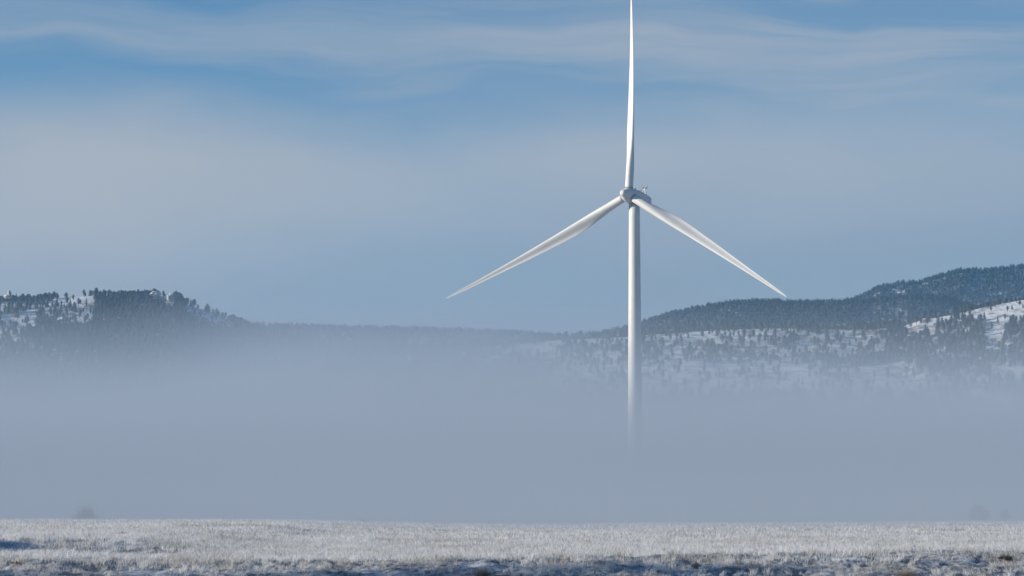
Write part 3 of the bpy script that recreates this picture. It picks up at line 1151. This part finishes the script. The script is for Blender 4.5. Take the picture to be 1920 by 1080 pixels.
# ------------------------------------------------------------------ unseen pines added off to the left to cast shade on the bank
def shade_pine(x, y, h, seed, label):
    g = np.random.default_rng(seed)
    z0 = float(ground_z(np.array([x]), np.array([y]))[0])
    root = bpy.data.objects.new("pine_tree", None)
    COL.objects.link(root)
    root.location = (x, y, z0)
    tag(root, label, "tree", "unseen pines added to shade the bank")
    bm = bmesh.new()
    rows = []
    for k in range(9):
        s = k / 8.0
        c = Vector((0.10 * math.sin(3 * s + seed), 0.08 * math.sin(2.3 * s), h * 0.97 * s - 0.2))
        r = 0.24 * (1 - s) ** 0.8 + 0.03
        rows.append([bm.verts.new(c + Vector((r * math.cos(6.283 * j / 10), r * math.sin(6.283 * j / 10), 0))) for j in range(10)])
    for a, b_ in zip(rows[:-1], rows[1:]):
        for j in range(10):
            bm.faces.new((a[j], a[(j + 1) % 10], b_[(j + 1) % 10], b_[j]))
    for k in range(46):
        s = g.uniform(0.42, 0.97)
        a = g.uniform(0, 6.283)
        L = (2.1 * (1 - s) ** 0.6 + 0.35) * g.uniform(0.6, 1.0)
        p0 = Vector((0, 0, h * 0.97 * s))
        bar(bm, p0, p0 + Vector((math.cos(a) * L, math.sin(a) * L, g.uniform(-0.1, 0.5))), 0.035, 5)
    bm_obj("trunk", bm, root, M_bark, True)
    V, T = [], []
    for k in range(300):
        s = g.uniform(0.42, 1.0)
        a = g.uniform(0, 6.283)
        rad = (2.2 * (1 - s) ** 0.6 + 0.25) * math.sqrt(g.random())
        c = np.array([math.cos(a) * rad, math.sin(a) * rad, h * s + g.normal(0, 0.15)])
        for q in range(16):                       # a spray of needle bundles
            d = g.normal(0, 1, 3) + np.array([math.cos(a), math.sin(a), 0.4])
            d = d / np.linalg.norm(d) * g.uniform(0.22, 0.42)
            n_ = np.cross(d, g.normal(0, 1, 3))
            n_ = n_ / np.linalg.norm(n_) * 0.045
            i0 = len(V)
            V += [c - n_, c + n_, c + d]
            T.append((i0, i0 + 1, i0 + 2))
    link("crown", np_mesh("crown", np.array(V), np.array(T)), root, [M_pine])


for k, (x_, y_, h_t, lab) in enumerate((
        (-47.0, 89.8, 15.5, "added shade pine nearest the camera, beyond the photo's left edge"),
        (-43.0, 92.6, 14.6, "shortest added shade pine of the row beyond the photo's left edge"),
        (-49.5, 94.6, 16.4, "tallest added shade pine of the row beyond the photo's left edge"),
        (-45.0, 97.0, 15.0, "added shade pine farthest from the camera, beyond the photo's left edge"))):
    shade_pine(x_, y_, h_t, 60 + k, lab)

# ------------------------------------------------------------------ a bird far off in the sky
bm = bmesh.new()
bmesh.ops.create_uvsphere(bm, u_segments=12, v_segments=8, radius=1.0, matrix=Matrix.Diagonal((0.30, 0.10, 0.10, 1.0)))
for s in (-1, 1):
    pts = [(0.14, 0.05), (0.10, 0.45), (-0.02, 0.80), (-0.14, 0.78), (-0.12, 0.40), (-0.12, 0.05)]
    lo = [bm.verts.new((px_, s * py_, 0.04 + 0.14 * py_ - 0.012)) for px_, py_ in pts]
    hi = [bm.verts.new((px_, s * py_, 0.04 + 0.14 * py_ + 0.012)) for px_, py_ in pts]
    bm.faces.new(lo)
    bm.faces.new(list(reversed(hi)))
    for j in range(6):
        bm.faces.new((lo[j], hi[j], hi[(j + 1) % 6], lo[(j + 1) % 6]))
tl = [bm.verts.new(c_) for c_ in ((-0.24, -0.04, 0.01), (-0.24, 0.04, 0.01), (-0.46, 0.11, 0.0), (-0.46, -0.11, 0.0))]
th_ = [bm.verts.new((c_.co.x, c_.co.y, c_.co.z + 0.02)) for c_ in tl]
bm.faces.new(tl)
bm.faces.new(list(reversed(th_)))
for j in range(4):
    bm.faces.new((tl[j], th_[j], th_[(j + 1) % 4], tl[(j + 1) % 4]))
bmesh.ops.recalc_face_normals(bm, faces=bm.faces)
me = bpy.data.meshes.new("bird")
bm.to_mesh(me)
bm.free()
bird = link("bird", me, mats=[M_bird])
bird.location = at(873, 183, 1150.0)
bird.rotation_euler = (R(8), R(-4), R(20))
tag(bird, "tiny dark bird gliding alone below the cloud streaks", "bird")


# ------------------------------------------------------------------ fog and haze
def box(name, lo, hi, mat):
    bm = bmesh.new()
    c = [(lo[i] + hi[i]) / 2 for i in range(3)]
    s = [hi[i] - lo[i] for i in range(3)]
    bmesh.ops.create_cube(bm, size=1.0, matrix=Matrix.Translation(c) @ Matrix.Diagonal((s[0], s[1], s[2], 1)))
    me = bpy.data.meshes.new(name)
    bm.to_mesh(me)
    bm.free()
    return link(name, me, mats=[mat])


def volume_material(name, color, aniso=0.0):
    m_ = bpy.data.materials.new(name)
    m_.use_nodes = True
    t = NT(m_.node_tree)
    v = t.n('ShaderNodeVolumePrincipled')
    v.inputs['Color'].default_value = color + (1.0,)
    v.inputs['Anisotropy'].default_value = aniso
    o = t.n('ShaderNodeOutputMaterial')
    t.l(v.outputs[0], o.inputs['Volume'])
    return m_, t, v


M_haze, t, v = volume_material("pale_air", (0.24, 0.60, 1.0))
v.inputs['Density'].default_value = 6.0e-5
haze = box("haze", (-3700, -450, -8), (3700, 6300, 560), M_haze)
tag(haze, kind='stuff')

FOG_COL = (0.64, 0.725, 0.825)
M_fog, t, v = volume_material("ground_fog", FOG_COL)
p = pos(t)
s = t.n('ShaderNodeSeparateXYZ')
t.l(p, s.inputs[0])
X, Y, Z = s.outputs
nz = t.noise(t.xyz(t.m('MULTIPLY', X, 0.006), t.m('MULTIPLY', Y, 0.004), t.m('MULTIPLY', Z, 0.03)), 1.0, 4.0)
Yf = t.m('ADD', Y, t.m('ADD', t.ss(X, -36.0, 4.0, 50.0, 105.0), t.m('MULTIPLY', t.m('SUBTRACT', nz, 0.5), 60.0)))
# the bank thickens and rises from its front edge towards the turbine
ht = t.ss(Y, 225.0, 570.0, 4.0, 26.0)
zz = t.m('MAXIMUM', t.m('ADD', t.m('DIVIDE', Z, ht), t.m('MULTIPLY', t.m('SUBTRACT', nz, 0.5), 0.95)), 0.0)
dens = t.m('EXPONENT', t.m('MULTIPLY', t.m('POWER', zz, 1.95), -1.0))
dens = t.m('MULTIPLY', dens, t.ss(Yf, 215.0, 375.0))
dens = t.m('MULTIPLY', dens, t.ss(Y, 1300.0, 1500.0, 1.0, 0.0))
t.l(t.m('MULTIPLY', t.m('MULTIPLY', dens, t.ss(Z, 34.0, 55.0, 1.0, 0.0)), 0.0140), v.inputs['Density'])
M_fog.cycles.volume_step_rate = 0.4
fog = box("fog", (-520, 210, -7), (520, 1510, 60), M_fog)
tag(fog, "grey-blue bank of ground fog hiding the foot of the turbine", "fog", kind='stuff')

M_mist, t, v = volume_material("hill_mist", (0.575, 0.69, 0.825))
p = pos(t)
s = t.n('ShaderNodeSeparateXYZ')
t.l(p, s.inputs[0])
X, Y, Z = s.outputs
nz = t.noise(t.xyz(t.m('MULTIPLY', X, 0.004), t.m('MULTIPLY', Y, 0.003), t.m('MULTIPLY', Z, 0.012)), 1.0, 5.0)
zc = t.m('ADD', t.ss(X, -25.0, 125.0, 134.0, 88.0), t.ss(X, -135.0, -300.0, 0.0, -32.0))
h_ = t.m('SUBTRACT', Z, t.m('MULTIPLY', zc, t.m('DIVIDE', Y, 2000.0)))
h_ = t.m('ADD', h_, t.m('MULTIPLY', t.m('SUBTRACT', nz, 0.5), 80.0))
dens = t.m('MULTIPLY', t.m('EXPONENT', t.m('MULTIPLY', h_, -1.0 / 27.0)), 0.0013)
dens = t.m('MINIMUM', dens, 0.008)
dens = t.m('MULTIPLY', dens, t.ss(Y, 1620.0, 1800.0))
dens = t.m('MULTIPLY', dens, t.ss(Y, 2250.0, 2500.0, 1.0, 0.0))
dens = t.m('MULTIPLY', dens, t.ss(Z, 190.0, 255.0, 1.0, 0.0))
dens = t.m('MULTIPLY', dens, t.ss(h_, 18.0, 78.0, 1.0, 0.0))
t.l(dens, v.inputs['Density'])
M_mist.cycles.volume_step_rate = 0.6
mist = box("mist", (-900, 1610, -7), (900, 2510, 260), M_mist)
tag(mist, "hazy layer of mist lying along the foot of the hills", "mist", kind='stuff')
